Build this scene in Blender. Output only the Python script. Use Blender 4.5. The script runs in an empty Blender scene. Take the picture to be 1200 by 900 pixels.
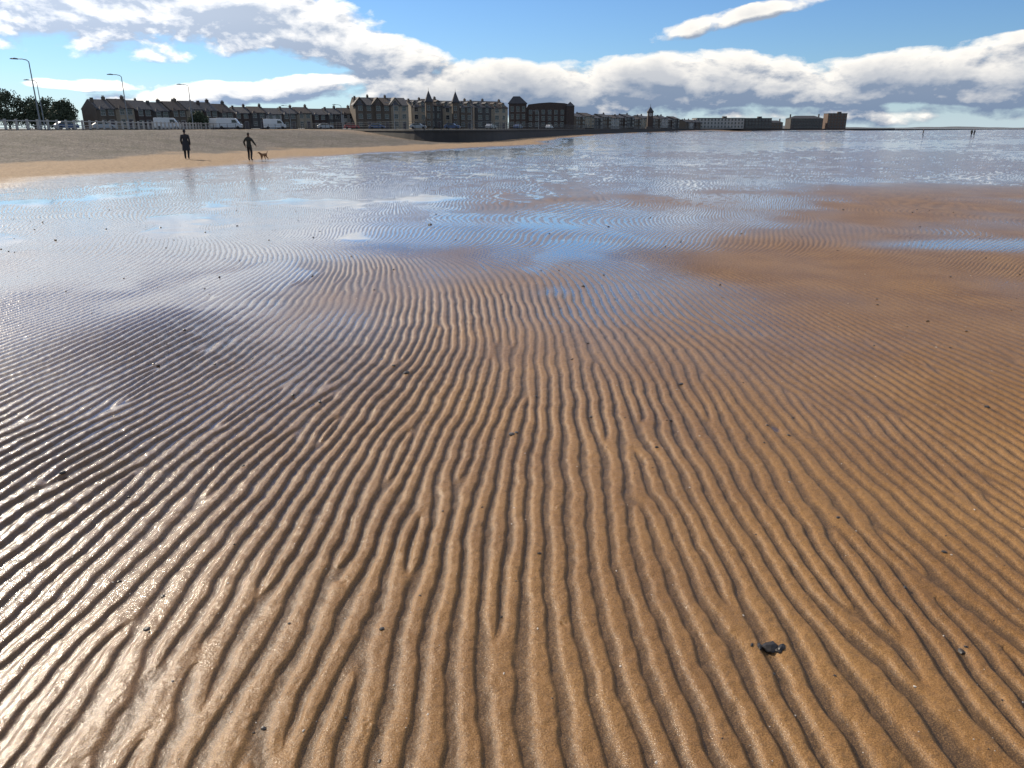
import bpy, bmesh, math, random
import numpy as np
from mathutils import Vector, Matrix
random.seed(7)
scene=bpy.context.scene
COL=scene.collection
CAM_H=1.9
SUN_AZ=math.radians(-46); SUN_EL=math.radians(29)

# ------------------------------------------------------------------ materials
def new_mat(name):
    m=bpy.data.materials.new(name); m.use_nodes=True
    nt=m.node_tree; b=nt.nodes['Principled BSDF']
    return m,nt,b
def N(nt,t,**kw):
    n=nt.nodes.new(t)
    for k,v in kw.items(): setattr(n,k,v)
    return n
def mat(name,col,rough=0.7,var=0.25,scale=2.0,metal=0.0,bump=0.0,spec=0.5):
    m,nt,b=new_mat(name)
    tc=N(nt,'ShaderNodeTexCoord'); no=N(nt,'ShaderNodeTexNoise'); no.inputs['Scale'].default_value=scale; no.inputs['Detail'].default_value=5
    nt.links.new(tc.outputs['Object'],no.inputs['Vector'])
    mx=N(nt,'ShaderNodeMix',data_type='RGBA')
    mx.inputs[6].default_value=(*[c*(1-var) for c in col],1); mx.inputs[7].default_value=(*[min(1,c*(1+var)) for c in col],1)
    nt.links.new(no.outputs['Fac'],mx.inputs[0]); nt.links.new(mx.outputs[2],b.inputs['Base Color'])
    b.inputs['Roughness'].default_value=rough; b.inputs['Metallic'].default_value=metal
    b.inputs['Specular IOR Level'].default_value=spec
    if bump>0:
        bp=N(nt,'ShaderNodeBump'); bp.inputs['Strength'].default_value=bump; bp.inputs['Distance'].default_value=0.02
        nt.links.new(no.outputs['Fac'],bp.inputs['Height']); nt.links.new(bp.outputs[0],b.inputs['Normal'])
    return m

# ------------------------------------------------------------------ numpy noise
_rng=np.random.RandomState(11)
_perm=np.arange(256); _rng.shuffle(_perm); _perm=np.concatenate([_perm,_perm,_perm])
_ang=_rng.rand(256)*2*np.pi; _gx=np.cos(_ang).astype(np.float32); _gy=np.sin(_ang).astype(np.float32)
def pn(x,y,seed=0):
    x=np.asarray(x,dtype=np.float64)+seed*17.31; y=np.asarray(y,dtype=np.float64)+seed*9.77
    xi=np.floor(x); yi=np.floor(y); xf=(x-xi).astype(np.float32); yf=(y-yi).astype(np.float32)
    xi=xi.astype(np.int64)&255; yi=yi.astype(np.int64)&255
    u=xf*xf*xf*(xf*(xf*6-15)+10); v=yf*yf*yf*(yf*(yf*6-15)+10)
    def g(a,b,dx,dy):
        h=_perm[_perm[a]+b]; return _gx[h]*dx+_gy[h]*dy
    n00=g(xi,yi,xf,yf); n10=g(xi+1,yi,xf-1,yf); n01=g(xi,yi+1,xf,yf-1); n11=g(xi+1,yi+1,xf-1,yf-1)
    return ((n00*(1-u)+n10*u)*(1-v)+(n01*(1-u)+n11*u)*v)*1.5
def fbm(x,y,seed=0,o=4):
    s=0;a=1.0;f=1.0
    for i in range(o):
        s=s+a*pn(x*f,y*f,seed+i*3); a*=0.5; f*=2.03
    return s
def sst(a,b,x):
    t=np.clip((x-a)/(b-a),0,1); return t*t*(3-2*t)

# ------------------------------------------------------------------ beach height field
_r=np.random.RandomState(5)
DIS=[]
for i in range(100):
    yy=1.2+13*_r.rand()**1.2; xx=(_r.rand()*2-1)*(0.75*yy+1.2)
    L=0.30+1.3*_r.rand(); s=1 if _r.rand()<.5 else -1
    DIS.append((xx,yy,s)); DIS.append((xx+(_r.rand()-.5)*0.5,yy+L,-s))
PITS=[]
for i in range(80):
    yy=1.5+7*_r.rand(); xx=(_r.rand()*2-1)*(0.7*yy+.5)
    PITS.append((xx,yy,0.012+0.025*_r.rand(),(_r.rand()-.6)*0.013))
SY=[-500,0,30,45,60,80,90,100,118,165,300,520,600,760,900,9000]
SX=[-20,-19,-16.6,-14.0,-12.6,-5,0,4,6,10,36,105,155,267,430,2500]
WALL=[(-60,80),(-58,110),(-59,140),(-60,165),(-54,188),(-38,160),(-26,135),(-12,111),(-4,119),(3.5,165),(32,300),(100,520),(150,600),(260,760),(330,800),(430,900)]
def ground(X,Y,full=True):
    X=np.asarray(X,dtype=np.float64); Y=np.asarray(Y,dtype=np.float64)
    Yp=np.maximum(Y,0)
    xs=np.interp(Y,SY,SX); d=xs-X
    dn=d+fbm(X/7,Y/12,31,3)*2.4
    shore=sst(0,3.5,dn)
    rise=1.62*sst(12,38,d)+0.08*sst(0,8,d)
    # ripple phase
    lam=0.106
    g=1+0.18*sst(0,1,Yp/12)+0.005*np.minimum(Yp,14)
    wr=(0.06+0.040*np.minimum(Yp,16))*pn(X/3.6,Y/5.0,2)+0.030*pn(X/0.9,Y/1.5,4)+0.019*pn(X/0.30,Y/0.42,6)+0.009*pn(X/0.10,Y/0.12,8)
    far=sst(6,18,Yp)
    f=X*g+0.10*np.sin(Yp*0.5+0.4)+wr+far*(Yp-6)*(0.14+0.30*pn(X/8,Y/10,9))
    ph=2*np.pi*f/lam
    core=np.ones_like(X)
    for (a,b,s) in DIS:
        dx=X-a; dy=(Y-b)*0.40
        ph+=s*np.arctan2(dy,dx)
        core*=1-0.7*np.exp(-(dx*dx+dy*dy)/(0.03**2))
    s0=np.sin(ph-0.36*np.sin(ph))
    prof=(np.tanh(1.9*(s0+0.16))+0.02)/0.96
    prof=prof+0.18*pn(X/0.04,Y/0.06,12)
    amp=0.0094*(0.9+0.5*pn(X/1.7,Y/2.2,14))*core
    calm=sst(0.30,0.75,pn(X/2.2+3,Y/3.8,21)+0.35*pn(X/.7,Y/.9,22))*sst(3.5,7,Yp)
    amp=amp*(1-0.6*calm)*(1-0.62*sst(1.2,4.5,X-0.05*Yp)*sst(3.5,7.5,Yp))
    amp=amp*(1-0.15*sst(5,14,Yp))*(1-0.7*sst(18,30,Yp))*(1-sst(38,60,Yp))*(1-shore)
    amp=np.maximum(amp,1e-5)
    rp=amp*prof
    for (a,b,r,h) in PITS:
        q=np.exp(-((X-a)**2+(Y-b)**2)/(2*r*r)); rp=rp+h*q*(1+0.8*pn(X/0.02,Y/0.02,40))
    mic=0.0013*fbm(X/0.045,Y/0.045,50,2)*(1-sst(6,14,Yp))
    big=0.003*pn(X/1.1,Y/1.5,60)+ (0.007*pn(X/5,Y/8,61))*sst(3,10,Yp)
    rough_far=0.022*fbm(X/1.1,Y/1.6,70,3)*sst(20,42,Yp)*(1-sst(250,500,Yp))*(1-shore)
    # standing-water level against ripple amplitude
    nz=fbm(X/3.2,Y/5.5,80,3)
    W=-1.55+0.6*nz
    left=1-sst(-5.0,1.2,X+0.05*Yp)
    W=W+0.90*left*sst(2.6,8,Yp)
    W=W+0.75*np.exp(-((X+0.3)/2.6)**2-((Y-12)/6)**2)
    W=W+0.65*sst(11,17,Yp)*(1-sst(2,9,X-0.06*Yp))
    W=W+0.15*sst(14,22,Yp)
    W=np.where(W>0.2,0.2+0.45*(W-0.2),W)
    W=W+1.7*np.exp(-((Y-(13.2-0.02*(X-9)**2))/0.6)**2)*sst(5,8,X)
    W=W+1.3*np.exp(-((Y-27-0.25*X)/3.0)**2)*sst(2,6,X)
    pool=fbm(X/2.4+.35*Yp/10,Y/3.8,83,3)
    W=W+1.3*sst(.25,.6,pool)*sst(7,11,Yp)*(1-sst(0,4,X))
    W=W+1.2*np.exp(-((X+4.5+0.1*(Y-14))/2.4)**2-((Y-15)/5)**2)
    band=fbm(X/16,Y/26,90,4)
    W=W+sst(30,46,Yp)*(0.30+1.4*band)+0.35*sst(60,110,Yp)
    W=W+1.7*np.exp(-((Y-64-0.8*X)/13.0)**2)*sst(-14,-2,X)
    W=W+1.1*np.exp(-((Y-110-0.3*X)/26.0)**2)*(1-sst(20,60,X))
    W=W-1.3*(1-sst(-13,-8,X))*sst(26,32,Yp)*(1-sst(46,52,Yp))
    W=W-3*sst(-2.5,1.0,dn)
    relh=rp/np.maximum(amp,1e-4)+ (rough_far/0.012) + (big/0.008)
    wet=sst(-0.25,0.15,W-relh)
    damp=np.clip(0.5+0.5*np.tanh((W+0.95)*1.6),0,1)
    damp=np.maximum(damp,0.95*(1-sst(-2.6,0.1,X+0.1*Yp)))*(1-shore)
    damp=np.maximum(damp,0.8*sst(18,34,Yp)*(1-shore))
    rel=W-relh
    z=rp+big+rough_far
    cut=np.where(rel>0, rel*np.maximum(amp,0.0022),0)
    z=z+np.minimum(cut,0.04)
    z=z+mic*(1-wet)
    z=z+rise+shore*(0.03*fbm(X/1.5,Y/2.0,95,3)+0.012*fbm(X/.35,Y/.4,96,2))
    sh=sst(11,14.5,d+fbm(X/4,Y/7,97,3)*3)*(1-sst(110,150,Y+fbm(X/9,Y/9,98,2)*14))
    return z,wet,damp,shore,sh,prof*np.minimum(amp/0.008,1.2)

th=np.radians(np.linspace(62,0.045,1050))
Yr=np.concatenate([[-400,-60,-12,-3,-0.8,0.2,0.6],CAM_H/np.tan(th),[3500,6000,12000]])
tt=np.concatenate([[-9,-5,-3,-2,-1.5,-1.2,-1.0],np.linspace(-0.85,0.85,1450),[1.0,1.2,1.5,2,3,5,9]])
Wd=np.sqrt(Yr**2+1)+0.2
GX=Wd[:,None]*tt[None,:]; GY=np.repeat(Yr[:,None],len(tt),1)
nr,nc=GX.shape
Z=np.zeros_like(GX); A=[np.zeros_like(GX) for _ in range(5)]
for i in range(0,nr,80):
    r=ground(GX[i:i+80],GY[i:i+80]); Z[i:i+80]=r[0]
    for k in range(5): A[k][i:i+80]=r[k+1]
me=bpy.data.meshes.new('sand')
co=np.stack([GX,GY,Z],-1).reshape(-1,3).astype(np.float32)
idx=np.arange(nr*nc).reshape(nr,nc)
q=np.stack([idx[:-1,:-1],idx[:-1,1:],idx[1:,1:],idx[1:,:-1]],-1).reshape(-1,4).astype(np.int32)
me.vertices.add(len(co)); me.vertices.foreach_set('co',co.ravel())
me.loops.add(q.size); me.loops.foreach_set('vertex_index',q.ravel())
me.polygons.add(len(q)); me.polygons.foreach_set('loop_start',np.arange(0,q.size,4,dtype=np.int32))
me.polygons.foreach_set('use_smooth',np.ones(len(q),dtype=bool))
me.update(calc_edges=True)
for nm,a in zip(['wet','damp','shore','shingle','prof'],A):
    at=me.attributes.new(nm,'FLOAT','POINT'); at.data.foreach_set('value',a.ravel().astype(np.float32))
sand=bpy.data.objects.new('beach_ground',me); COL.objects.link(sand)

m,nt,b=new_mat('rippled_wet_sand'); L=nt.links.new
def attr(n): a=N(nt,'ShaderNodeAttribute'); a.attribute_name=n; return a.outputs['Fac']
def mixc(f,a,bb):
    x=N(nt,'ShaderNodeMix',data_type='RGBA')
    for s,v in ((0,f),(6,a),(7,bb)):
        if isinstance(v,(tuple,float,int)): x.inputs[s].default_value=(*v,1) if isinstance(v,tuple) else v
        else: L(v,x.inputs[s])
    return x.outputs[2]
def mth(op,a,bb=None,cl=False):
    x=N(nt,'ShaderNodeMath',operation=op); x.use_clamp=cl
    for s,v in ((0,a),(1,bb)):
        if v is None: continue
        if isinstance(v,(float,int)): x.inputs[s].default_value=v
        else: L(v,x.inputs[s])
    return x.outputs[0]
def noise(scale,detail=4,vec=None,rough=.5):
    x=N(nt,'ShaderNodeTexNoise'); x.inputs['Scale'].default_value=scale; x.inputs['Detail'].default_value=detail; x.inputs['Roughness'].default_value=rough
    L(vec if vec is not None else geo.outputs['Position'],x.inputs['Vector']); return x.outputs['Fac']
def mr(v,a,bb,c=0.,d=1.):
    x=N(nt,'ShaderNodeMapRange'); x.clamp=True
    x.inputs[1].default_value=a;x.inputs[2].default_value=bb;x.inputs[3].default_value=c;x.inputs[4].default_value=d
    L(v,x.inputs[0]); return x.outputs[0]
geo=N(nt,'ShaderNodeNewGeometry')
wet,damp,shore,shing,prof=[attr(k) for k in ('wet','damp','shore','shingle','prof')]
n1=noise(1.3,6); n2=noise(230,3,rough=.65); n3=noise(35,4); n4=noise(9,5)
base=mixc(mr(n1,.35,.65),(0.225,0.106,0.028),(0.315,0.160,0.046))
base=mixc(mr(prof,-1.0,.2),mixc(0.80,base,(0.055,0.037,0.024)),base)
base=mixc(mr(n2,.50,.66,0.,.5),base,(0.50,0.29,0.11))
base=mixc(mr(n2,.50,.36,0.,.6),base,(0.06,0.035,0.018))
base=mixc(mr(n3,.55,.75,0.,.4),base,(0.09,0.058,0.038))
base=mixc(mth('MULTIPLY',damp,0.58),base,(0.072,0.047,0.038))
base=mixc(mth('MULTIPLY',wet,0.6),base,(0.060,0.045,0.038))
dry=mixc(mr(n4,.35,.65),(0.24,0.155,0.085),(0.36,0.245,0.14))
vo=N(nt,'ShaderNodeTexVoronoi'); vo.inputs['Scale'].default_value=5; L(geo.outputs['Position'],vo.inputs['Vector'])
sep=N(nt,'ShaderNodeSeparateColor'); L(vo.outputs['Color'],sep.inputs[0])
peb=mixc(sep.outputs[0],(0.06,0.05,0.042),(0.20,0.17,0.14))
peb=mixc(mr(noise(.35,4),.45,.62,0.,.7),peb,(0.075,0.068,0.048))
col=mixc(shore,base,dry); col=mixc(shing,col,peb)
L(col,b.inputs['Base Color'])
rg=mr(damp,0,1,.50,.34)
rg=mth('ADD',rg,mr(n3,.3,.7,-.05,.08))
rgw=N(nt,'ShaderNodeMix',data_type='FLOAT'); L(wet,rgw.inputs[0]); L(rg,rgw.inputs[2]); rgw.inputs[3].default_value=0.08
rgs=N(nt,'ShaderNodeMix',data_type='FLOAT'); L(mth('MAXIMUM',shore,shing),rgs.inputs[0]); L(rgw.outputs[0],rgs.inputs[2]); rgs.inputs[3].default_value=0.9
L(rgs.outputs[0],b.inputs['Roughness'])
b.inputs['IOR'].default_value=1.33
ct=mth('MULTIPLY',damp,mth('SUBTRACT',1.0,shore))
L(ct,b.inputs['Coat Weight']); b.inputs['Coat Roughness'].default_value=0.10; b.inputs['Coat IOR'].default_value=1.36
hh=mth('ADD',mth('MULTIPLY',n2,0.55),mth('ADD',mth('MULTIPLY',n3,1.6),mth('MULTIPLY',noise(110,3),0.8)))
inv=mth('SUBTRACT',1.0,mth('MULTIPLY',wet,0.93))
bp=N(nt,'ShaderNodeBump'); bp.inputs['Distance'].default_value=0.0028
L(mth('MULTIPLY',inv,mr(damp,0,1,1.0,.5)),bp.inputs['Strength']); L(hh,bp.inputs['Height'])
bp2=N(nt,'ShaderNodeBump'); bp2.inputs['Distance'].default_value=0.08
L(mth('MULTIPLY',shing,1.0),bp2.inputs['Strength']); L(vo.outputs['Distance'],bp2.inputs['Height']); L(bp.outputs[0],bp2.inputs['Normal'])
sxyz=N(nt,'ShaderNodeSeparateXYZ'); L(geo.outputs['Position'],sxyz.inputs[0])
farf=mth('MULTIPLY',mr(sxyz.outputs[1],16,38),mth('SUBTRACT',1.0,mth('MULTIPLY',wet,.9)))
bp3=N(nt,'ShaderNodeBump'); bp3.inputs['Distance'].default_value=0.10
L(mth('MULTIPLY',farf,.8),bp3.inputs['Strength']); L(noise(2.6,4),bp3.inputs['Height']); L(bp2.outputs[0],bp3.inputs['Normal'])
L(bp3.outputs[0],b.inputs['Normal']); L(bp3.outputs[0],b.inputs['Coat Normal'])
me.materials.append(m)

# ------------------------------------------------------------------ mesh helpers
class Acc:
    def __init__(s): s.v=[]; s.f=[]
    def add(s,v,f):
        o=len(s.v); s.v+= [tuple(p) for p in v]; s.f+=[tuple(i+o for i in q) for q in f]
    def box(s,x0,x1,y0,y1,z0,z1):
        s.add([(x0,y0,z0),(x1,y0,z0),(x1,y1,z0),(x0,y1,z0),(x0,y0,z1),(x1,y0,z1),(x1,y1,z1),(x0,y1,z1)],
              [(0,3,2,1),(4,5,6,7),(0,1,5,4),(1,2,6,5),(2,3,7,6),(3,0,4,7)])
    def prism_x(s,prof,x0,x1):   # prof list (y,z)
        n=len(prof); s.add([(x0,a,c) for a,c in prof]+[(x1,a,c) for a,c in prof],
            [tuple(range(n)),tuple(range(2*n-1,n-1,-1))]+[(i,i+n,(i+1)%n+n,(i+1)%n) for i in range(n)])
    def prism_y(s,prof,y0,y1):
        n=len(prof); s.add([(a,y0,c) for a,c in prof]+[(a,y1,c) for a,c in prof],
            [tuple(range(n)),tuple(range(2*n-1,n-1,-1))]+[(i,i+n,(i+1)%n+n,(i+1)%n) for i in range(n)])
    def tube(s,p0,r0,p1,r1,n=8):
        p0=Vector(p0);p1=Vector(p1); d=(p1-p0).normalized(); a=d.orthogonal().normalized(); c=d.cross(a)
        v=[p0+(a*math.cos(t)+c*math.sin(t))*r0 for t in [2*math.pi*i/n for i in range(n)]]+[p1+(a*math.cos(t)+c*math.sin(t))*r1 for t in [2*math.pi*i/n for i in range(n)]]
        s.add(v,[(i,(i+1)%n,(i+1)%n+n,i+n) for i in range(n)]+[tuple(range(n-1,-1,-1)),tuple(range(n,2*n))])
    def obj(s,name,mt,parent=None,smooth=False,bevel=0):
        me=bpy.data.meshes.new(name); me.from_pydata(s.v,[],s.f); me.update()
        bm=bmesh.new(); bm.from_mesh(me); bmesh.ops.recalc_face_normals(bm,faces=bm.faces); bm.to_mesh(me); bm.free()
        if smooth: me.polygons.foreach_set('use_smooth',[True]*len(me.polygons))
        o=bpy.data.objects.new(name,me); COL.objects.link(o); me.materials.append(mt)
        if parent: o.parent=parent
        if bevel:
            md=o.modifiers.new('bevel','BEVEL'); md.width=bevel; md.segments=2
        return o
def empty(name,loc,rot=0):
    e=bpy.data.objects.new(name,None); e.empty_display_size=.3; COL.objects.link(e); e.location=loc; e.rotation_euler=(0,0,rot); return e
PZ=1.75
# building materials
stone=mat('sandstone_wall',(0.105,0.082,0.062),.9,.35,1.2); stone2=mat('grey_stone_wall',(0.075,0.069,0.064),.9,.35,1.0)
cream=mat('cream_render',(0.30,0.25,0.185),.85,.15,.6); white=mat('white_render',(0.36,0.345,0.32),.85,.12,.6)
brick=mat('dark_brick_wall',(0.065,0.046,0.038),.9,.3,2.); brown=mat('brown_cladding',(0.11,0.07,0.05),.8,.2,1.)
slate=mat('slate_roof',(0.05,0.05,0.056),.75,.3,1.5); slate2=mat('brown_tile_roof',(0.058,0.045,0.04),.85,.3,1.5)
framem=mat('window_frame_paint',(0.30,0.29,0.27),.5,.08,3.); pot=mat('chimney_pot_clay',(0.16,0.09,0.06),.9,.2,4.)
glass,gnt,gb=new_mat('window_glass'); gb.inputs['Base Color'].default_value=(0.02,0.025,0.03,1); gb.inputs['Roughness'].default_value=.08
doorm=mat('door_paint',(0.06,0.04,0.04),.5,.3,2.)
metal=mat('galvanised_steel',(0.20,0.21,0.22),.5,.12,6.,.6); darkmetal=mat('dark_painted_metal',(0.04,0.042,0.045),.5,.1,6.)
concrete=mat('sea_wall_concrete',(0.040,0.037,0.035),.9,.45,.8,bump=.4); pale=mat('pale_concrete',(0.42,0.40,0.37),.85,.15,2.)

def windows(ax,ag,cx,z,w,h,y=0):
    ag.box(cx-w/2,cx+w/2,y-.02,y+.05,z,z+h)
    t=.07
    ax.box(cx-w/2-t,cx-w/2,y-.06,y+.04,z,z+h); ax.box(cx+w/2,cx+w/2+t,y-.06,y+.04,z,z+h)
    ax.box(cx-w/2-t,cx+w/2+t,y-.065,y+.04,z+h,z+h+t); ax.box(cx-w/2-.12,cx+w/2+.12,y-.14,y+.04,z-.12,z)
    ax.box(cx-w/2,cx+w/2,y-.05,y+.0,z+h*.5-.03,z+h*.5+.03)
    ax.box(cx-.025,cx+.025,y-.045,y+.0,z,z+h*.5-.03)
def building(name,loc,rot,w,dp,storeys,sh=2.8,roof='gable',wm=None,rm=None,pitch=.8,bays=True,gable=False,chim=2,turret=False,cols=None,dormer=False):
    e=empty(name,loc,rot); H=storeys*sh
    wa=Acc(); ro=Acc(); fr=Acc(); gl=Acc(); ch=Acc(); do=Acc(); po=Acc()
    x0,x1=-w/2,w/2
    rh=pitch*dp/2
    if roof=='gable':
        wa.prism_x([(0,0),(dp,0),(dp,H),(dp/2,H+rh-.12),(0,H)],x0,x1)
        t=.18
        ro.prism_x([(-.35,H-.28+.1),(dp/2,H+rh),(dp+.35,H-.18),(dp+.35,H-.18+t),(dp/2,H+rh+t),(-.35,H-.18+t)],x0-.02+.04,x1-.02)
        if chim>0: ch.box(x1-1.0,x1-.35,dp/2-.4,dp/2+.4,H+rh*.6,H+rh+.8)
        if chim>1: ch.box(x0+.25,x0+.8,dp*.3,dp*.3+.7,H+rh*.3,H+rh+.5)
        for k in range(3 if chim else 0): po.tube((x1-.88+k*.2,dp/2,H+rh+.8),.08,(x1-.88+k*.2,dp/2,H+rh+1.1),.07,6)
    elif roof=='flat':
        wa.box(x0,x1,0,dp,0,H); ro.box(x0-.2,x1+.2,-.2,dp+.2,H,H+.35)
        ch.box(x0+w*.6,x0+w*.6+3,dp*.4,dp*.4+3,H+.35,H+1.6)
    elif roof=='hip':
        wa.box(x0,x1,0,dp,0,H)
        i=min(dp/2,w/2)*.8
        ro.add([(x0-.4,-.4,H),(x1+.4,-.4,H),(x1+.4,dp+.4,H),(x0-.4,dp+.4,H),(x0+i,dp/2,H+rh),(x1-i,dp/2,H+rh)],[(0,1,5,4),(1,2,5),(2,3,4,5),(3,0,4),(3,2,1,0)])
        ch.box(x1-2.0,x1-1.1,dp/2-.5,dp/2+.5,H+rh*.2,H+rh+1.4)
        ch.box(x0+1.1,x0+2.0,dp/2-.5,dp/2+.5,H+rh*.2,H+rh+1.2)
    n=cols or max(2,int(w/2.6))
    step=w/n
    bayi = n//2 if n>2 else 0
    if bays and n<=4:
        bx=x0+step*(bayi+.5); bw=step*.42; hb=H-(0 if gable else .35)
        pts=[(bx-bw,0.0),(bx-bw*.6,-.9),(bx+bw*.6,-.9),(bx+bw,0.0)]
        wa.add([(a,c,0) for a,c in pts]+[(a,c,hb) for a,c in pts],[(0,1,5,4),(1,2,6,5),(2,3,7,6),(4,5,6,7),(3,0,4,7),(3,2,1,0)])
        ro.add([(bx-bw-.15,.0,hb),(bx-bw*.6-.1,-1.05,hb),(bx+bw*.6+.1,-1.05,hb),(bx+bw+.15,.0,hb),(bx,-.02,hb+ (1.0 if not gable else 1.6))],[(0,1,4),(1,2,4),(2,3,4),(3,2,1,0),(3,0,4)])
    for s in range(storeys):
        for c in range(n):
            cx=x0+step*(c+.5); zz=s*sh+.85
            wh=min(1.45,sh-1.15)
            if bays and n<=4 and c==bayi:
                windows(fr,gl,bx,zz,bw*1.0,wh,-.9); continue
            if s==0 and c==(0 if bayi else n-1):
                do.box(cx-.5,cx+.5,-.05,.05,.1,2.05); fr.box(cx-.58,cx-.5,-.08,.04,.1,2.1); fr.box(cx+.5,cx+.58,-.08,.04,.1,2.1); fr.box(cx-.58,cx+.58,-.08,.04,2.1,2.2); continue
            windows(fr,gl,cx,zz,min(1.15,step*.5),wh)
    if gable:
        gw=w*.33; gx=x0+step*(bayi+.5); gh=gw*1.15
        wa.prism_y([(gx-gw,H),(gx+gw,H),(gx,H+gh)],-.03,dp*.45)
        t=.2
        ro.prism_y([(gx-gw-.25,H-.2),(gx,H+gh+.02),(gx+gw+.25,H-.2),(gx+gw+.25,H+.05),(gx,H+gh+.3),(gx-gw-.25,H+.05)],-.25,dp*.45-.1)
        windows(fr,gl,gx,H+.3,.9,.9,-.03)
    if dormer:
        for c in range(n):
            cx=x0+step*(c+.5); yb=.5
            wa.box(cx-.65,cx+.65,yb,yb+2.2,H,H+1.3); ro.prism_y([(cx-.85,H+1.3),(cx+.85,H+1.3),(cx,H+1.9)],yb-.15,yb+2.6)
            windows(fr,gl,cx,H+.3,.8,.85,yb)
    wa.obj('walls',wm or stone,e); ro.obj('roof',rm or slate,e); gl.obj('windows',glass,e); fr.obj('window_frames',framem,e)
    if do.v: do.obj('door',doorm,e)
    if ch.v: ch.obj('chimneys',wm if wm in(stone,stone2,brick) else stone,e)
    if po.v: po.obj('chimney_pots',pot,e)
    return e
def row(name,a,bb,n,**kw):
    a=Vector((*a,0)); bb=Vector((*bb,0)); d=bb-a; w=d.length/n; rot=math.atan2(d.y,d.x)
    out=[]
    wms=kw.pop('wms',[stone]); hs=kw.pop('hs',[0]); chs=kw.pop('chs',[2,1,0])
    for i in range(n):
        p=a+d*((i+.5)/n); k=dict(kw); k['wm']=wms[i%len(wms)]; k['rm']=[slate,slate2,slate][i%3]; k['chim']=chs[i%len(chs)]
        off=hs[i%len(hs)]
        out.append(building(name,(p.x,p.y,PZ+off-0.02*(i%2)),rot,w-.03,**k))
    return out
# seafront terraces
row('terraced_house',(-99,192),(-76,220),8,dp=8,storeys=2,sh=2.35,pitch=.5,wms=[stone,cream,brick,stone2],hs=[0,.25,0,-.3],bays=True)
row('terraced_house',(-84,243),(-51.5,264),8,dp=8,storeys=2,sh=2.3,pitch=.42,wms=[brick,stone2,white,stone,cream],hs=[0,.2,-.2])
row('terraced_house',(-118,232),(-96,245),5,dp=8,storeys=2,sh=2.5,pitch=.6,wms=[stone2,stone],hs=[0,.3])
row('guesthouse',(-49.5,255),(-33.5,261),3,dp=11,storeys=3,sh=2.4,pitch=.42,wms=[stone,stone,cream],gable=True)
row('guesthouse',(-34.5,276),(-14,288),4,dp=10,storeys=3,sh=2.45,pitch=.42,wms=[cream,stone2,cream,stone],dormer=True,hs=[0,.4,-.1])
row('guesthouse',(-14,300),(-1.6,309),2,dp=10,storeys=3,sh=2.55,pitch=.45,wms=[stone2,cream],dormer=True)
row('guesthouse',(35,440),(119,570),14,dp=10,storeys=3,sh=2.1,pitch=.34,wms=[stone,cream,stone2,stone,white,brick,stone2],hs=[0,.5,-.5,.2,-.2],gable=False,bays=True,chs=[1,0,2])
# corner turrets
for (x,y) in ((-28,272),(-19.5,279)):
    e=empty('turret_house',(x,y,PZ)); a=Acc(); a.tube((0,0,0),1.3,(0,0,8.6),1.3,8); a.obj('walls',stone,e)
    r=Acc(); r.tube((0,0,8.6),1.6,(0,0,8.9),1.6,8); r.tube((0,0,8.9),1.4,(0,0,12.2),.06,8); r.tube((0,0,12.2),.06,(0,0,13.2),.03,6); r.obj('spire',slate,e)
    g=Acc(); f=Acc()
    for s in range(3): windows(f,g,0,1+2.5*s,.9,1.4,-1.25)
    g.obj('windows',glass,e); f.obj('window_frames',framem,e)
# theatre
e=empty('theatre',(12,330,PZ),0); wa=Acc(); ro=Acc(); gl=Acc(); fr=Acc()
wa.box(-6,13.2,0,30,0,8.0)
arc=[(-6.0,8.0),(-5.2,9.4),(-1,9.9),(3.6,10.2),(9.4,9.9),(12.6,9.2),(13.2,8.0)]
wa.prism_y(arc,0.02,2.0)
ro.prism_y([(x,z+.15) for x,z in arc],2.0,30)
wa.box(-13.3,-6.05,-1.2,6.5,0,9.8); ro.add([(-13.7,-1.6,9.8),(-5.7,-1.6,9.8),(-5.7,6.9,9.8),(-13.7,6.9,9.8),(-11.5,.6,12.6),(-8.8,.6,12.6),(-8.8,4.6,12.6),(-11.5,4.6,12.6)],[(0,1,5,4),(1,2,6,5),(2,3,7,6),(3,0,4,7),(4,5,6,7),(3,2,1,0)])
wa.box(10.2,13.4,-1.0,3,0,8.8); ro.add([(10,-1.2,8.8),(13.6,-1.2,8.8),(13.6,3.2,8.8),(10,3.2,8.8),(11.8,1,10.6)],[(0,1,4),(1,2,4),(2,3,4),(3,0,4),(3,2,1,0)])
for s in range(3):
    for c in range(3): windows(fr,gl,-11.9+c*2.3,1.0+s*2.9,1.1,1.8,-1.2)
    for c in range(6): windows(fr,gl,-4.4+c*2.6,1.0+s*2.4,1.2,1.5,0)
wa.obj('walls',brick,e); ro.obj('roof',slate,e); gl.obj('windows',glass,e); fr.obj('window_frames',framem,e)
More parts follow.
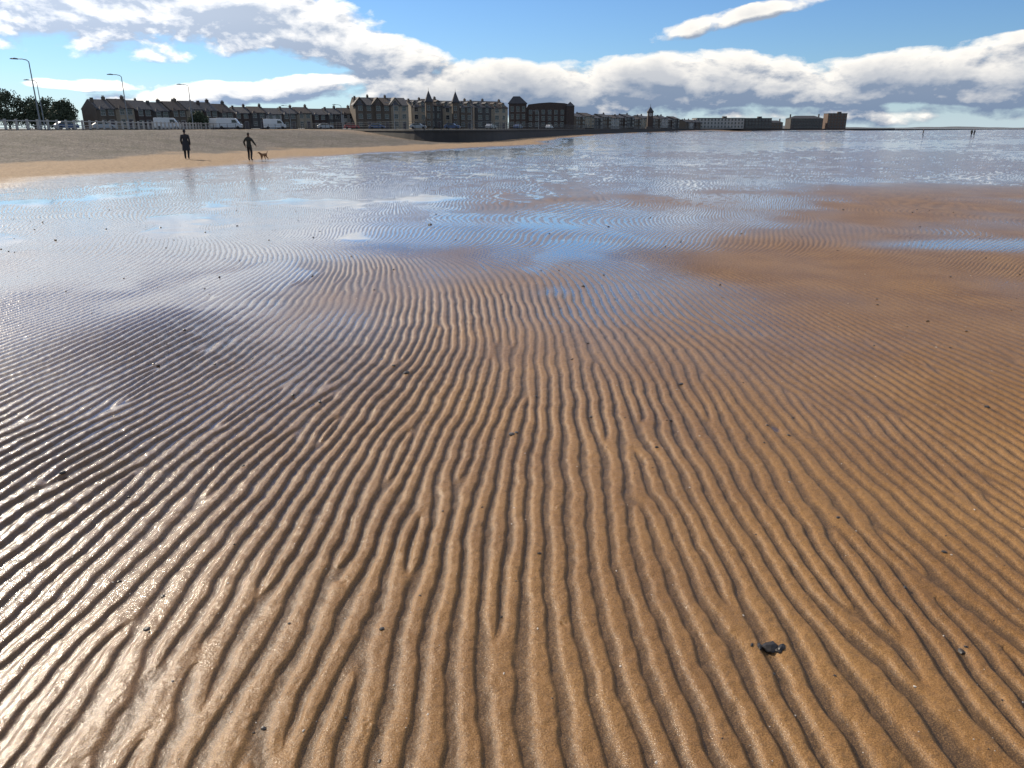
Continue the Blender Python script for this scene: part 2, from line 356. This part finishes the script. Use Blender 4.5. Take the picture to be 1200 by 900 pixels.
# clock tower
e=empty('clock_tower',(82,478,PZ)); a=Acc(); a.box(-2.2,2.2,-2.2,2.2,0,1.2); a.box(-1.5,1.5,-1.5,1.5,1.2,9.2); a.box(-1.8,1.8,-1.8,1.8,9.2,9.6)
a.obj('tower',brick,e); r=Acc(); r.add([(-1.8,-1.8,9.6),(1.8,-1.8,9.6),(1.8,1.8,9.6),(-1.8,1.8,9.6),(0,0,12.6)],[(0,1,4),(1,2,4),(2,3,4),(3,0,4),(3,2,1,0)]); r.tube((0,0,12.4),.12,(0,0,14.2),.05,6); r.obj('spire',slate,e)
c=Acc(); c.tube((0,-1.5,8),1.0,(0,-1.56,8),1.0,20); c.tube((1.5,0,8),1.0,(1.56,0,8),1.0,20); c.tube((-1.5,0,8),1.0,(-1.56,0,8),1.0,20); c.obj('clock_face',white,e)
hnd=Acc(); hnd.box(-.05,.05,-1.6,-1.58,8,8.8); hnd.box(-.5,0,-1.62,-1.6,7.95,8.05); hnd.obj('clock_hands',darkmetal,e)
# modern blocks
building('seafront_hotel',(165,636,PZ),.05,38,14,3,2.6,'flat',white,slate,bays=False,cols=14)
building('seafront_hotel',(197,646,PZ),.03,24,12,3,2.6,'flat',stone2,slate,bays=False,cols=9)
building('apartment_block',(257,700,PZ),0,28,14,3,2.8,'hip',stone2,slate,pitch=.35,bays=False,cols=10)
building('apartment_block',(284,702,PZ),-.1,16,14,5,2.5,'flat',brown,slate,bays=False,cols=6)
building('pavilion',(226,690,PZ),0,14,9,2,2.5,'hip',stone,slate,pitch=.4,bays=False,cols=5)
row('shop',(128,592),(148,628),4,dp=8,storeys=2,sh=2.4,pitch=.4,wms=[stone,white,brick])

# ------------------------------------------------------------------ sea wall + promenade
def catmull(P,k=10):
    out=[]
    for i in range(len(P)-1):
        p0=Vector(P[max(i-1,0)]);p1=Vector(P[i]);p2=Vector(P[i+1]);p3=Vector(P[min(i+2,len(P)-1)])
        for j in range(k):
            t=j/k; out.append(0.5*((2*p1)+(-p0+p2)*t+(2*p0-5*p1+4*p2-p3)*t*t+(-p0+3*p1-3*p2+p3)*t**3))
    out.append(Vector(P[-1])); return out
W2=[(-57,20),(-57,50)]+WALL[0:]
cur=catmull(W2,8)
def sweep(cur,prof):
    v=[];f=[];n=len(prof)
    for i,p in enumerate(cur):
        t=(cur[min(i+1,len(cur)-1)]-cur[max(i-1,0)]).normalized(); nn=Vector((t.y,-t.x))
        for o,z in prof: v.append((p.x+nn.x*o,p.y+nn.y*o,z))
    for i in range(len(cur)-1):
        for j in range(n): f.append((i*n+j,i*n+(j+1)%n,(i+1)*n+(j+1)%n,(i+1)*n+j))
    f.append(tuple(range(n))); f.append(tuple(range(len(v)-1,len(v)-n-1,-1)))
    return v,f
e=empty('sea_wall',(0,0,0)); a=Acc(); a.add(*sweep(cur,[(.55,-1),(.25,1.55),(-.5,1.55),(-.5,-1)])); a.obj('wall_face',concrete,e)
a=Acc(); a.add(*sweep(cur,[(.4,1.553),(.4,1.80),(-.55,1.80),(-.55,1.553)])); a.obj('coping',mat('coping_concrete',(0.08,0.075,0.068),.9,.3,.8),e)
# promenade surface: strips running inland from the wall line
ik=max(range(len(cur)),key=lambda i:(cur[i].y if cur[i].x<-50 and cur[i].y<200 else -1))
pa=Acc()
A1=cur[:ik+1]; B1=[cur[ik]]
for p in cur[ik+1:]:
    if p.x>B1[-1].x+.01: B1.append(p)
def strip(acc,near,farp):
    n=len(near); acc.add([(p.x,p.y,PZ) for p in near]+[(x,y,PZ) for x,y in farp],[(i,i+1,n+i+1,n+i) for i in range(n-1)])
mono=[A1[0]]
for p in A1[1:]:
    if p.y>mono[-1].y+.01: mono.append(p)
strip(pa,mono,[(-3000,p.y) for p in mono])
strip(pa,B1,[(p.x,3000) for p in B1])
lx,ly=cur[ik].x,cur[ik].y
pa.add([(-3000,ly,PZ),(lx,ly,PZ),(lx,3000,PZ),(-3000,3000,PZ)],[(0,1,2,3)])
ex=B1[-1]; pa.add([(ex.x,ex.y,PZ),(900,1500,PZ),(2500,3000,PZ),(ex.x,3000,PZ)],[(0,1,2,3)])
pr=pa.obj('promenade',mat('promenade_paving',(0.13,0.125,0.115),.9,.3,.3))
for p in pr.data.polygons:
    if p.normal.z<0: p.flip()
# pale balustrade along the near promenade
bal=[p for p in catmull([(-58.0,20),(-58.0,50),(-60.9,80),(-58.9,110),(-59.9,140),(-60.9,163)],8)]
e=empty('promenade_railing',(0,0,0)); a=Acc(); a.add(*sweep(bal,[(.08,2.75),(.08,2.87),(-.08,2.87),(-.08,2.75)])); a.add(*sweep(bal,[(.05,2.25),(.05,2.32),(-.05,2.32),(-.05,2.25)])); a.add(*sweep(bal,[(.05,1.95),(.05,2.02),(-.05,2.02),(-.05,1.95)])); a.obj('rails',pale,e)
a=Acc()
for i in range(len(bal)-1):
    seg=bal[i+1]-bal[i]; n=max(1,int(seg.length/1.4))
    for k in range(n):
        p=bal[i]+seg*(k/n); a.box(p.x-.11,p.x+.11,p.y-.11,p.y+.11,PZ-.05,3.0)
a.obj('posts',pale,e)
cur2=[p for p in cur if p.y>100][14:]
e=empty('seafront_railing',(0,0,0)); a=Acc()
for z in (2.2,2.55,2.85): a.add(*sweep(cur2,[(-.1,z),(-.1,z+.05),(-.16,z+.05),(-.16,z)]))
for i in range(len(cur2)-1):
    seg=cur2[i+1]-cur2[i]; n=max(1,int(seg.length/2.2))
    for k in range(n):
        p=cur2[i]+seg*(k/n); a.box(p.x-.17,p.x-.09,p.y-.04,p.y+.04,1.78,2.9)
a.obj('rails_and_posts',darkmetal,e)

# ------------------------------------------------------------------ lamps
def lamp(x,y,h=8.3,ang=math.pi):
    e=empty('street_lamp',(x,y,PZ)); a=Acc(); a.tube((0,0,0),.14,(0,0,1.4),.13,10); a.tube((0,0,1.4),.10,(0,0,h),.06,10)
    c=math.cos(ang); s=math.sin(ang); pts=[(0,0,h),(.25*c,.25*s,h+.22),(.8*c,.8*s,h+.34),(1.5*c,1.5*s,h+.36)]
    for p,q_ in zip(pts,pts[1:]): a.tube(p,.06,q_,.05,8)
    a.obj('pole',metal,e)
    hd=Acc(); hd.prism_y([(1.4*c,h+.28),(1.4*c,h+.44),(1.75*c,h+.50),(2.3*c,h+.42),(2.3*c,h+.32)],-.16,.16) ; hd.obj('lamp_head',metal,e,bevel=.02)
for x,y in ((-62.3,106),(-88,151),(-65,136),(-66,166)): lamp(x,y)
for x,y in ((-64,232),(-47,222),(-30,205),(-12,240),(10,300),(45,400)): lamp(x,y,6.0)

# ------------------------------------------------------------------ vehicles
vw=mat('white_vehicle_paint',(0.6,0.6,0.59),.3,.03,2.); vb=mat('blue_vehicle_paint',(0.05,0.08,0.16),.3,.05,2.); vs_=mat('silver_vehicle_paint',(0.3,0.31,0.32),.3,.05,2.,.3); vr=mat('red_vehicle_paint',(0.3,0.03,0.03),.3,.05,2.)
tyre=mat('tyre_rubber',(0.02,0.02,0.02),.9,.1,5.)
def vehicle(name,x,y,rot,prof,wd,paint,glassboxes,wheels,r):
    e=empty(name,(x,y,PZ+.004),rot)
    a=Acc(); a.prism_y(prof,-wd/2,wd/2); a.obj('body',paint,e,bevel=.07)
    g=Acc()
    for (x0,z0,x1,z1,x2,z2,x3,z3) in glassboxes: g.prism_y([(x0,z0),(x1,z1),(x2,z2),(x3,z3)],-wd/2-.012,wd/2+.012)
    g.obj('windows',glass,e)
    w=Acc()
    for wx in wheels:
        for sy in (-1,1): w.tube((wx,sy*(wd/2-.2),r),r,(wx,sy*(wd/2+.02),r),r,16)
    w.obj('wheels',tyre,e)
    l=Acc(); xf=max(p[0] for p in prof); l.box(xf-.1,xf+.02,-wd/2+.12,-wd/2+.42,.62,.82); l.box(xf-.1,xf+.02,wd/2-.42,wd/2-.12,.62,.82); l.obj('headlights',white,e)
def van(x,y,rot=0,paint=None):
    vehicle('parked_van',x,y,rot,[(-2.7,.35),(2.6,.35),(2.7,.95),(2.1,1.25),(1.5,2.15),(1.2,2.35),(-2.6,2.4),(-2.75,2.2)],1.95,paint or vw,[(.55,1.35,1.75,1.35,1.35,2.0,.55,2.0)],(-1.7,1.75),.35)
def car(x,y,rot=0,paint=None):
    vehicle('parked_car',x,y,rot,[(-2.1,.3),(2.1,.3),(2.15,.7),(1.95,.88),(1.05,.98),(.4,1.42),(-1.1,1.47),(-1.95,1.0),(-2.15,.85)],1.75,paint or vb,[(-1.5,1.0,.85,1.0,.35,1.36,-1.05,1.38)],(-1.3,1.35),.32)
van(-75.5,176,.3); van(-67.5,182,.4); van(-63.3,180,.2); van(-58.5,198,.3)
car(-84,165,.6,vs_); car(-90,162,.8,vb); car(-50,215,.3,vs_); car(-44,220,.2,vr); car(-36,214,.1,vb); car(-24,205,0,vs_); car(-16,215,-.2,vb); car(-6,230,1.2,vs_); car(2,262,1.2,vb); car(14,300,1.2,vw)

# ------------------------------------------------------------------ trees
leafm=mat('evergreen_foliage',(0.045,0.06,0.03),.8,.5,.5); bark=mat('bark',(0.09,0.065,0.05),.9,.3,4.)
def tree(x,y,h,r):
    rr=random.Random(int(x*13+y)); e=empty('tree',(x,y,PZ)); a=Acc()
    a.tube((0,0,0),.28,(.1,0,h*.35),.2,8); a.tube((.1,0,h*.35),.2,(0,.1,h*.8),.07,8)
    cl=[]
    for i in range(17):
        an=rr.random()*6.28; z=h*(.22+.66*rr.random()); rad=r*(1-.75*abs(z/h-.45))*(.3+.65*rr.random())
        p=(rad*math.cos(an),rad*math.sin(an),z); a.tube((0,0,z-h*.15),.08,p,.025,5); cl.append((p,r*(.32+.25*rr.random())))
    cl.append(((0,0,h*.9),r*.35)); a.obj('trunk_and_limbs',bark,e)
    l=Acc()
    for (p,cr) in cl:
        for k in range(230):
            v=Vector((rr.gauss(0,1),rr.gauss(0,1),rr.gauss(0,.8))).normalized()*cr*(rr.random()**.45); c=Vector(p)+v
            u=Vector((rr.gauss(0,1),rr.gauss(0,1),rr.gauss(0,1))).normalized(); w=u.orthogonal().normalized(); s=.13+.16*rr.random()
            l.add([c-u*s,c+w*s*.6,c+u*s,c-w*s*.6],[(0,1,2,3)])
    l.obj('foliage',leafm,e)
for x,y,h,r in ((-132,200,8.6,4.2),(-127,196,7.6,3.8),(-121.5,194,8.8,4.2),(-116.5,196,7.2,3.6),(-111.5,193,6.8,3.4),(-138,205,9,4.4),(-105,190,6.2,3.0),(-107,188,4.5,2.6),(-70,180,3.6,1.9)): tree(x,y,h,r)

# ------------------------------------------------------------------ hills on far horizon
a=Acc(); n=160
for i in range(n):
    x=-2500+8500*i/(n-1); y=5200; hh_=6+14*max(0,float(pn(i*.06,0.3,5))+.35)+3*float(pn(i*.4,.2,6))
    a.v+=[(x,y,-1),(x,y+300,max(2,hh_))]
a.f=[(2*i,2*i+2,2*i+3,2*i+1) for i in range(n-1)]
a.obj('distant_hills',mat('distant_hills',(0.12,0.13,0.14),1,.2,.002))

# ------------------------------------------------------------------ people
def skin_mesh(V,E,R,sub=2):
    me=bpy.data.meshes.new('tmp'); me.from_pydata(V,E,[]); o=bpy.data.objects.new('tmp',me); COL.objects.link(o)
    md=o.modifiers.new('s','SKIN'); md.use_smooth_shade=True
    for i,r in enumerate(R):
        sv=me.skin_vertices[0].data[i]; sv.radius=r if isinstance(r,tuple) else (r,r); sv.use_root=(i==0)
    s=o.modifiers.new('u','SUBSURF'); s.levels=sub; s.render_levels=sub
    dg=bpy.context.evaluated_depsgraph_get(); ev=o.evaluated_get(dg); m2=bpy.data.meshes.new_from_object(ev)
    vs=[tuple(v.co) for v in m2.vertices]; fs=[tuple(p.vertices) for p in m2.polygons]
    bpy.data.objects.remove(o); return vs,fs
skinm=mat('skin',(0.45,0.27,0.2),.6,.1,8.); hairm=mat('hair',(0.05,0.035,0.025),.7,.3,20.); eyem=mat('eye',(0.03,0.03,0.03),.2,.1,5.)
def human(name,x,y,rot,hips,coatc,trous,arms,legs,longcoat=False,scale=1.0,hat=None):
    z0=float(ground(np.array([x]),np.array([y]))[0][0]); e=empty(name,(x,y,z0),rot); e.scale=(scale,)*3
    V=[(0,0,.95),(0,0,1.08),(0,0,1.24),(0,0,1.38),(0,0,1.47),(0,.01,1.56)]; R=[(.145,.115),(.14,.115),(.165,.13),(.16,.12),(.075,.07),(.055,.055)]
    E=[(0,1),(1,2),(2,3),(3,4),(4,5)]
    def ch(parent,pts):
        p=parent
        for (c,r) in pts: V.append(c); R.append(r); E.append((p,len(V)-1)); p=len(V)-1
        return p
    for sx,(kn,an,toe) in zip((-1,1),legs):
        ch(0,[((sx*.095,0,.88),(.10,.10)),(kn,(.075,.078)),(an,(.055,.055)),(toe,(.05,.035))])
    fing=Acc()
    for sx,(el,wr) in zip((-1,1),arms):
        el=Vector(el); wr=Vector(wr); d=(wr-el).normalized()
        ch(3,[((sx*.185,0,1.40),(.09,.09)),(tuple(el),(.066,.066)),(tuple(wr),(.045,.045)),(tuple(wr+d*.07),(.038,.024))])
        fw=Vector((0,1,0)); side=(fw-d*fw.dot(d)).normalized(); inw=Vector((-sx,0,0)); inw=(inw-d*inw.dot(d)-side*inw.dot(side)).normalized()
        pa=wr+d*.06
        for k,(ln,o) in enumerate(((.075,.030),(.085,.010),(.080,-.011),(.062,-.030))):
            p0=pa+side*o; p1=p0+d*ln*.5+d*.02; p2=p1+d*ln*.3+inw*ln*.25; p3=p2+d*ln*.1+inw*ln*.25
            fing.add(*skin_mesh([tuple(p0),tuple(p1),tuple(p2),tuple(p3)],[(0,1),(1,2),(2,3)],[.010,.009,.0085,.007],1))
        t0=wr+d*.02+side*.02; t1=t0+side*.03+d*.03; t2=t1+d*.035+inw*.012
        fing.add(*skin_mesh([tuple(t0),tuple(t1),tuple(t2)],[(0,1),(1,2)],[.012,.011,.009],1))
    v,f=skin_mesh(V,E,R,2); a=Acc(); a.add(v,f); o=a.obj('body',coatc,e,smooth=True)
    o.data.materials.append(trous); o.data.materials.append(darkmetal); o.data.materials.append(skinm)
    for p in o.data.polygons:
        c=p.center
        if c.z<.10: p.material_index=2
        elif c.z<.86 and abs(c.x)<.28 and not any((c-Vector(w)).length<.16 for _,w in arms): p.material_index=1
        elif c.z>1.50: p.material_index=3
        elif any((c-Vector(w)).dot((Vector(w)-Vector(l)).normalized())>0 and (c-Vector(w)).length<.14 for l,w in arms): p.material_index=3
    fing.obj('fingers',skinm,e,smooth=True)
    bm=bmesh.new(); bmesh.ops.create_uvsphere(bm,u_segments=24,v_segments=18,radius=1)
    for vt in bm.verts:
        c=vt.co; k=1-.22*max(0,-c.z); yv=c.y*.098; xv=c.x*.077*k; zv=c.z*.118
        if c.y>.75 and abs(c.x)<.22 and -.45<c.z<.15: yv+=.022*(1-abs(c.x)/.22)
        if c.y>.6 and abs(c.x)>.2 and abs(c.x)<.5 and 0<c.z<.25: yv-=.008
        if c.y>.7 and abs(c.x)<.35 and -.62<c.z<-.48: yv-=.006
        vt.co=(xv,yv,zv)
    hm=bpy.data.meshes.new('head'); bm.to_mesh(hm); bm.free(); hm.polygons.foreach_set('use_smooth',[True]*len(hm.polygons))
    ho=bpy.data.objects.new('head',hm); COL.objects.link(ho); ho.parent=e; ho.location=(0,.025,1.66); hm.materials.append(skinm); hm.materials.append(hat or hairm)
    for p in hm.polygons:
        if p.center.z>.045 or p.center.y<-.02: p.material_index=1
    ha=Acc(); 
    bm=bmesh.new(); bmesh.ops.create_uvsphere(bm,u_segments=20,v_segments=14,radius=1)
    vs=[(c.co.x*.085,c.co.y*.104-.012,c.co.z*.112+.025) for c in bm.verts]; bm.verts.index_update(); fs=[tuple(q_.index for q_ in p.verts) for p in bm.faces if (lambda c:(c.z>.35 or c.y<-.15))(p.calc_center_median())]; bm.free()
    ha.add(vs,fs); h2=ha.obj('hat' if hat else 'hair',hat or hairm,e,smooth=True); h2.location=(0,.025,1.66)
    ey=Acc(); 
    for sx in (-1,1): ey.tube((sx*.03,.10,1.665),.011,(sx*.03,.113,1.665),.007,8)
    ey.obj('eyes',eyem,e); er=Acc()
    for sx in (-1,1): er.tube((sx*.072,.02,1.635),.012,(sx*.088,.01,1.68),.018,8)
    er.obj('ears',skinm,e)
    if longcoat:
        c=Acc(); rings=[(1.12,.165,.135),(.95,.20,.17),(.75,.225,.195),(.52,.245,.215)]; n=20; vv=[]
        for zz,rx,ry in rings:
            for i in range(n):
                t=2*math.pi*i/n; w=1+.05*math.sin(5*t)*(1.1-zz); vv.append((rx*w*math.cos(t),ry*w*math.sin(t),zz))
        ff=[(r_*n+i,r_*n+(i+1)%n,(r_+1)*n+(i+1)%n,(r_+1)*n+i) for r_ in range(3) for i in range(n)]
        c.add(vv,ff); c.obj('coat_skirt',coatc,e,smooth=True)
    return e
navy=mat('navy_coat',(0.018,0.021,0.028),.85,.2,20.); black=mat('black_trousers',(0.015,0.015,0.017),.9,.2,20.); green=mat('olive_jacket',(0.022,0.025,0.02),.85,.2,20.)
walkL=[((-.11,.10,.50),(-.11,.02,.09),(-.11,.18,.035)),((.11,.03,.49),(.11,-.20,.12),(.11,-.06,.035))]
wideL=[((-.13,.10,.50),(-.16,.10,.08),(-.19,.25,.035)),((.12,.02,.49),(.15,-.14,.10),(.17,.01,.035))]
human('pedestrian',-20.3,49.5,.25,0,navy,black,[((-.245,-.04,1.13),(-.23,.10,.90)),((.245,-.05,1.13),(.24,.03,.88))],walkL,True,1.0,navy)
human('dog_walker',-16.3,49.3,-.2,0,green,black,[((-.34,-.03,1.18),(-.36,.12,.95)),((.34,0,1.18),(.41,.14,.98))],wideL,False,.93)
arm=[((-.25,-.04,1.13),(-.25,.10,.90)),((.25,-.05,1.13),(.25,.03,.88))]
human('pedestrian',107,208,1.2,0,navy,black,arm,walkL,False,1.0); human('pedestrian',119,207,-1,0,green,black,arm,walkL,False,1.0); human('pedestrian',120.3,208,.5,0,navy,black,arm,walkL,False,.97,navy)
# dog
def dog(x,y,rot,s):
    z0=float(ground(np.array([x]),np.array([y]))[0][0]); e=empty('dog',(x,y,z0),rot); e.scale=(s,)*3
    V=[(0,0,.42),(0,.18,.42),(0,.30,.47),(0,.38,.56),(0,.46,.585),(0,.56,.55),(0,-.20,.44),(0,-.32,.50),(0,-.40,.62),(0,-.42,.70)]
    R=[(.095,.10),(.11,.13),(.085,.09),(.06,.065),(.062,.062),(.03,.028),(.095,.10),(.035,.035),(.024,.024),(.014,.014)]
    E=[(0,1),(1,2),(2,3),(3,4),(4,5),(0,6),(6,7),(7,8),(8,9)]
    def ch(p,pts):
        for c,r in pts: V.append(c);R.append((r,r));E.append((p,len(V)-1));p=len(V)-1
    for sx,o in ((-1,.05),(1,-.03)):
        ch(1,[((sx*.075,.19,.32),.05),((sx*.075,.20+o,.17),.032),((sx*.075,.19+o*1.6,.04),.025),((sx*.075,.235+o*1.6,.022),.024)])
        ch(6,[((sx*.075,-.20,.34),.065),((sx*.08,-.15-o,.25),.045),((sx*.08,-.27-o*1.4,.155),.028),((sx*.08,-.25-o*1.6,.04),.023),((sx*.08,-.21-o*1.6,.022),.024)])
    v,f=skin_mesh(V,E,R,2); a=Acc(); a.add(v,f); o=a.obj('body',tan,e,smooth=True); 
    r=Acc()
    for sx in (-1,1): r.add([(sx*.03,.44,.63),(sx*.065,.44,.62),(sx*.085,.45,.54),(sx*.05,.47,.56)],[(0,1,2,3)])
    r.obj('ears',tan,e); n=Acc(); n.tube((0,.575,.555),.016,(0,.60,.553),.01,8); n.obj('nose',eyem,e)
tan=mat('tan_fur',(0.25,0.13,0.06),.9,.35,14.)
dog(-15.55,49.6,2.6,.8)

# ------------------------------------------------------------------ debris
def stones(name,pts,mt,flat=.55):
    ac=Acc(); P=np.array([(p[0],p[1]) for p in pts]); zz=ground(P[:,0],P[:,1])[0]
    for (x,y,s),z in zip(pts,zz):
        bm=bmesh.new(); bmesh.ops.create_icosphere(bm,subdivisions=2 if s>.012 else 1,radius=1); k=random.random()*50; an=random.random()*6.28; el=.45+.5*random.random()
        vs=[]
        for v in bm.verts:
            c=v.co*(1+.35*float(pn(v.co.x*1.3+k,v.co.y*1.3+v.co.z,3))); px,py=c.x*s,c.y*s*el
            vs.append((x+px*math.cos(an)-py*math.sin(an),y+px*math.sin(an)+py*math.cos(an),float(z)+c.z*s*flat+s*.1))
        bm.verts.index_update(); ac.add(vs,[tuple(q_.index for q_ in f.verts) for f in bm.faces]); bm.free()
    return ac.obj(name,mt,None,smooth=False)
darkst=mat('dark_wet_pebble',(0.04,0.034,0.03),.4,.4,60.); shellm=mat('shell',(0.55,0.48,0.40),.5,.25,60.)
pts=[]
for i in range(460):
    y=1.4+18*random.random()**1.2; x=(random.random()*2-1)*(y*.72+.4); pts.append((x,y,(.0026+.0065*random.random()**3)*(1+.14*y)))
pts+=[(-1.46,2.56,.014),(-1.44,2.54,.007),(1.73,2.44,.016),(1.75,2.45,.01),(0,4.6,.026),(.03,4.62,.015),(-.86,5.9,.027),(-1.4,5.2,.022),(1.33,5.65,.022),(-.9,2.6,.010),(-.42,1.9,.009),(-2.6,4.0,.02),(.9,9.5,.028),(3.4,5.1,.022),(-1.7,16,.06)]
stones('pebbles',pts,darkst,.45)
pts=[]
for i in range(400):
    y=1.4+9*random.random()**1.6; x=(random.random()*2-1)*(y*.7+.4); pts.append((x,y,(.002+.004*random.random()**2)*(1+.12*y)))
stones('shell_fragments',pts,shellm,.3)
stones('seaweed_clump',[(1.00,2.45,.036),(1.035,2.44,.024),(.955,2.452,.020),(.925,2.455,.012),(1.02,2.425,.014)],mat('seaweed',(0.015,0.012,0.01),.45,.4,60.),.35)

# ------------------------------------------------------------------ world
w=bpy.data.worlds.new('World'); scene.world=w; w.use_nodes=True; nt=w.node_tree; L=nt.links.new
bg=nt.nodes['Background']; sky=N(nt,'ShaderNodeTexSky'); sky.sky_type='NISHITA'; sky.sun_disc=False
sky.sun_elevation=SUN_EL; sky.sun_rotation=SUN_AZ; sky.air_density=1.0; sky.dust_density=0.1; sky.ozone_density=3.0
STR=0.1; bg.inputs['Strength'].default_value=STR
tint=N(nt,'ShaderNodeVectorMath',operation='MULTIPLY'); L(sky.outputs[0],tint.inputs[0]); tint.inputs[1].default_value=(0.66,0.88,1.18); SKYC=tint.outputs[0]
tc=N(nt,'ShaderNodeTexCoord'); D=tc.outputs['Generated']
sx=N(nt,'ShaderNodeSeparateXYZ'); L(D,sx.inputs[0])
az=mth('ARCTAN2',sx.outputs[0],sx.outputs[1]); el=mth('ARCSINE',sx.outputs[2])
cb=N(nt,'ShaderNodeCombineXYZ'); L(az,cb.inputs[0]); L(el,cb.inputs[1]); AE=cb.outputs[0]
def brg(x,y):   # bearing / elevation of a point on the skyline (radians)
    u=(x-600)/938; a=math.atan(u); return a,(150-y)/990*math.cos(a)
blobs=[ # x,y,rx,ry (deg), rot deg, weight
 (70,-50,19,6.0,-6,1.35),(290,8,12,3.0,-14,1.25),(430,58,9,1.7,-14,1.15),(320,106,13,1.0,4,.95),
 (600,106,14,2.3,0,1.3),(760,100,12,2.3,3,1.25),(900,102,13,1.6,-2,1.1),(1060,92,12,1.9,3,1.2),(1200,85,9,2.4,2,1.2),
 (800,38,4.0,.8,15,.85),(870,22,6.0,.7,11,.9),(130,101,6,.5,0,.75),(1000,132,18,1.1,0,.62),(700,134,14,.8,0,.62)]
def vadd(a,v):
    x=N(nt,'ShaderNodeVectorMath',operation='ADD'); L(a,x.inputs[0])
    if isinstance(v,tuple): x.inputs[1].default_value=v
    else: L(v,x.inputs[1])
    return x.outputs[0]
def density(off):
    P=vadd(AE,off)
    nv=N(nt,'ShaderNodeVectorMath',operation='MULTIPLY'); L(P,nv.inputs[0]); nv.inputs[1].default_value=(1.0,1.9,1)
    n=N(nt,'ShaderNodeTexNoise'); n.inputs['Scale'].default_value=13; n.inputs['Detail'].default_value=9; n.inputs['Roughness'].default_value=.57; n.inputs['Distortion'].default_value=.15; L(nv.outputs[0],n.inputs['Vector'])
    tot=None
    for (x,y,rx,ry,ro,wt) in blobs:
        a,e_=brg(x,y); mp=N(nt,'ShaderNodeMapping',vector_type='TEXTURE'); mp.inputs['Location'].default_value=(a,e_,0); mp.inputs['Rotation'].default_value=(0,0,math.radians(ro)); mp.inputs['Scale'].default_value=(math.radians(rx),math.radians(ry),1)
        L(P,mp.inputs['Vector']); g=N(nt,'ShaderNodeTexGradient',gradient_type='SPHERICAL'); L(mp.outputs[0],g.inputs[0])
        s=mth('MULTIPLY',mth('SQRT',g.outputs['Fac']),wt)
        tot=s if tot is None else mth('MAXIMUM',tot,s)
    sp=N(nt,'ShaderNodeSeparateXYZ'); L(P,sp.inputs[0])
    hi=mr(sp.outputs[1],.16,.26,0.,.58)
    n2=N(nt,'ShaderNodeTexNoise'); n2.inputs['Scale'].default_value=2.2; n2.inputs['Detail'].default_value=3; L(nv.outputs[0],n2.inputs['Vector'])
    hi=mth('MULTIPLY',hi,mr(n2.outputs['Fac'],.38,.58,.1,1.25))
    tot=mth('MAXIMUM',tot,hi)
    return mth('ADD',tot,mth('MULTIPLY',mth('SUBTRACT',n.outputs['Fac'],.5),1.85))
d0=density((0,0,0)); d1=density((-.005,.010,0))
al=mr(d0,.36,.60); 
lit=mth('ADD',mth('MULTIPLY',mth('SUBTRACT',d0,d1),2.8),.44,True)
thick=mr(d0,.60,1.2)
dark=mixc(mr(el,.0,.12),(1.9,2.7,4.1),(3.5,4.1,5.1))
cc=mixc(lit,dark,(11.2,10.7,9.9))
cc=mixc(mth('MULTIPLY',thick,mr(el,.03,.11,.75,.42)),cc,dark)
sd=N(nt,'ShaderNodeVectorMath',operation='DOT_PRODUCT'); L(D,sd.inputs[0]); sd.inputs[1].default_value=(math.sin(SUN_AZ)*math.cos(SUN_EL),math.cos(SUN_AZ)*math.cos(SUN_EL),math.sin(SUN_EL))
gain=mr(sd.outputs['Value'],.68,.98,1.,2.0)
gm=N(nt,'ShaderNodeVectorMath',operation='SCALE'); L(cc,gm.inputs[0]); L(gain,gm.inputs['Scale'])
hz=mixc(mth('MULTIPLY',mr(el,.0,.06,1.,0.),.6),SKYC,(6.4,7.9,9.2))
fin=mixc(al,hz,gm.outputs[0])
L(fin,bg.inputs['Color'])

# sun
sl=bpy.data.lights.new('sun','SUN'); sl.energy=4.7; sl.angle=math.radians(.53); sl.color=(1,.87,.69)
so=bpy.data.objects.new('sun',sl); COL.objects.link(so)
sdv=Vector((math.sin(SUN_AZ)*math.cos(SUN_EL),math.cos(SUN_AZ)*math.cos(SUN_EL),math.sin(SUN_EL)))
so.rotation_euler=sdv.to_track_quat('Z','Y').to_euler()
# camera
cd=bpy.data.cameras.new('camera'); cd.sensor_width=36; cd.lens=18/math.tan(math.radians(34)); cd.clip_start=.05; cd.clip_end=20000
cam=bpy.data.objects.new('camera',cd); COL.objects.link(cam); cam.location=(0,0,CAM_H); cam.rotation_euler=(math.radians(90-18.6),0,0)
scene.camera=cam
scene.view_settings.view_transform='Standard'; scene.view_settings.look='None'; scene.view_settings.exposure=0
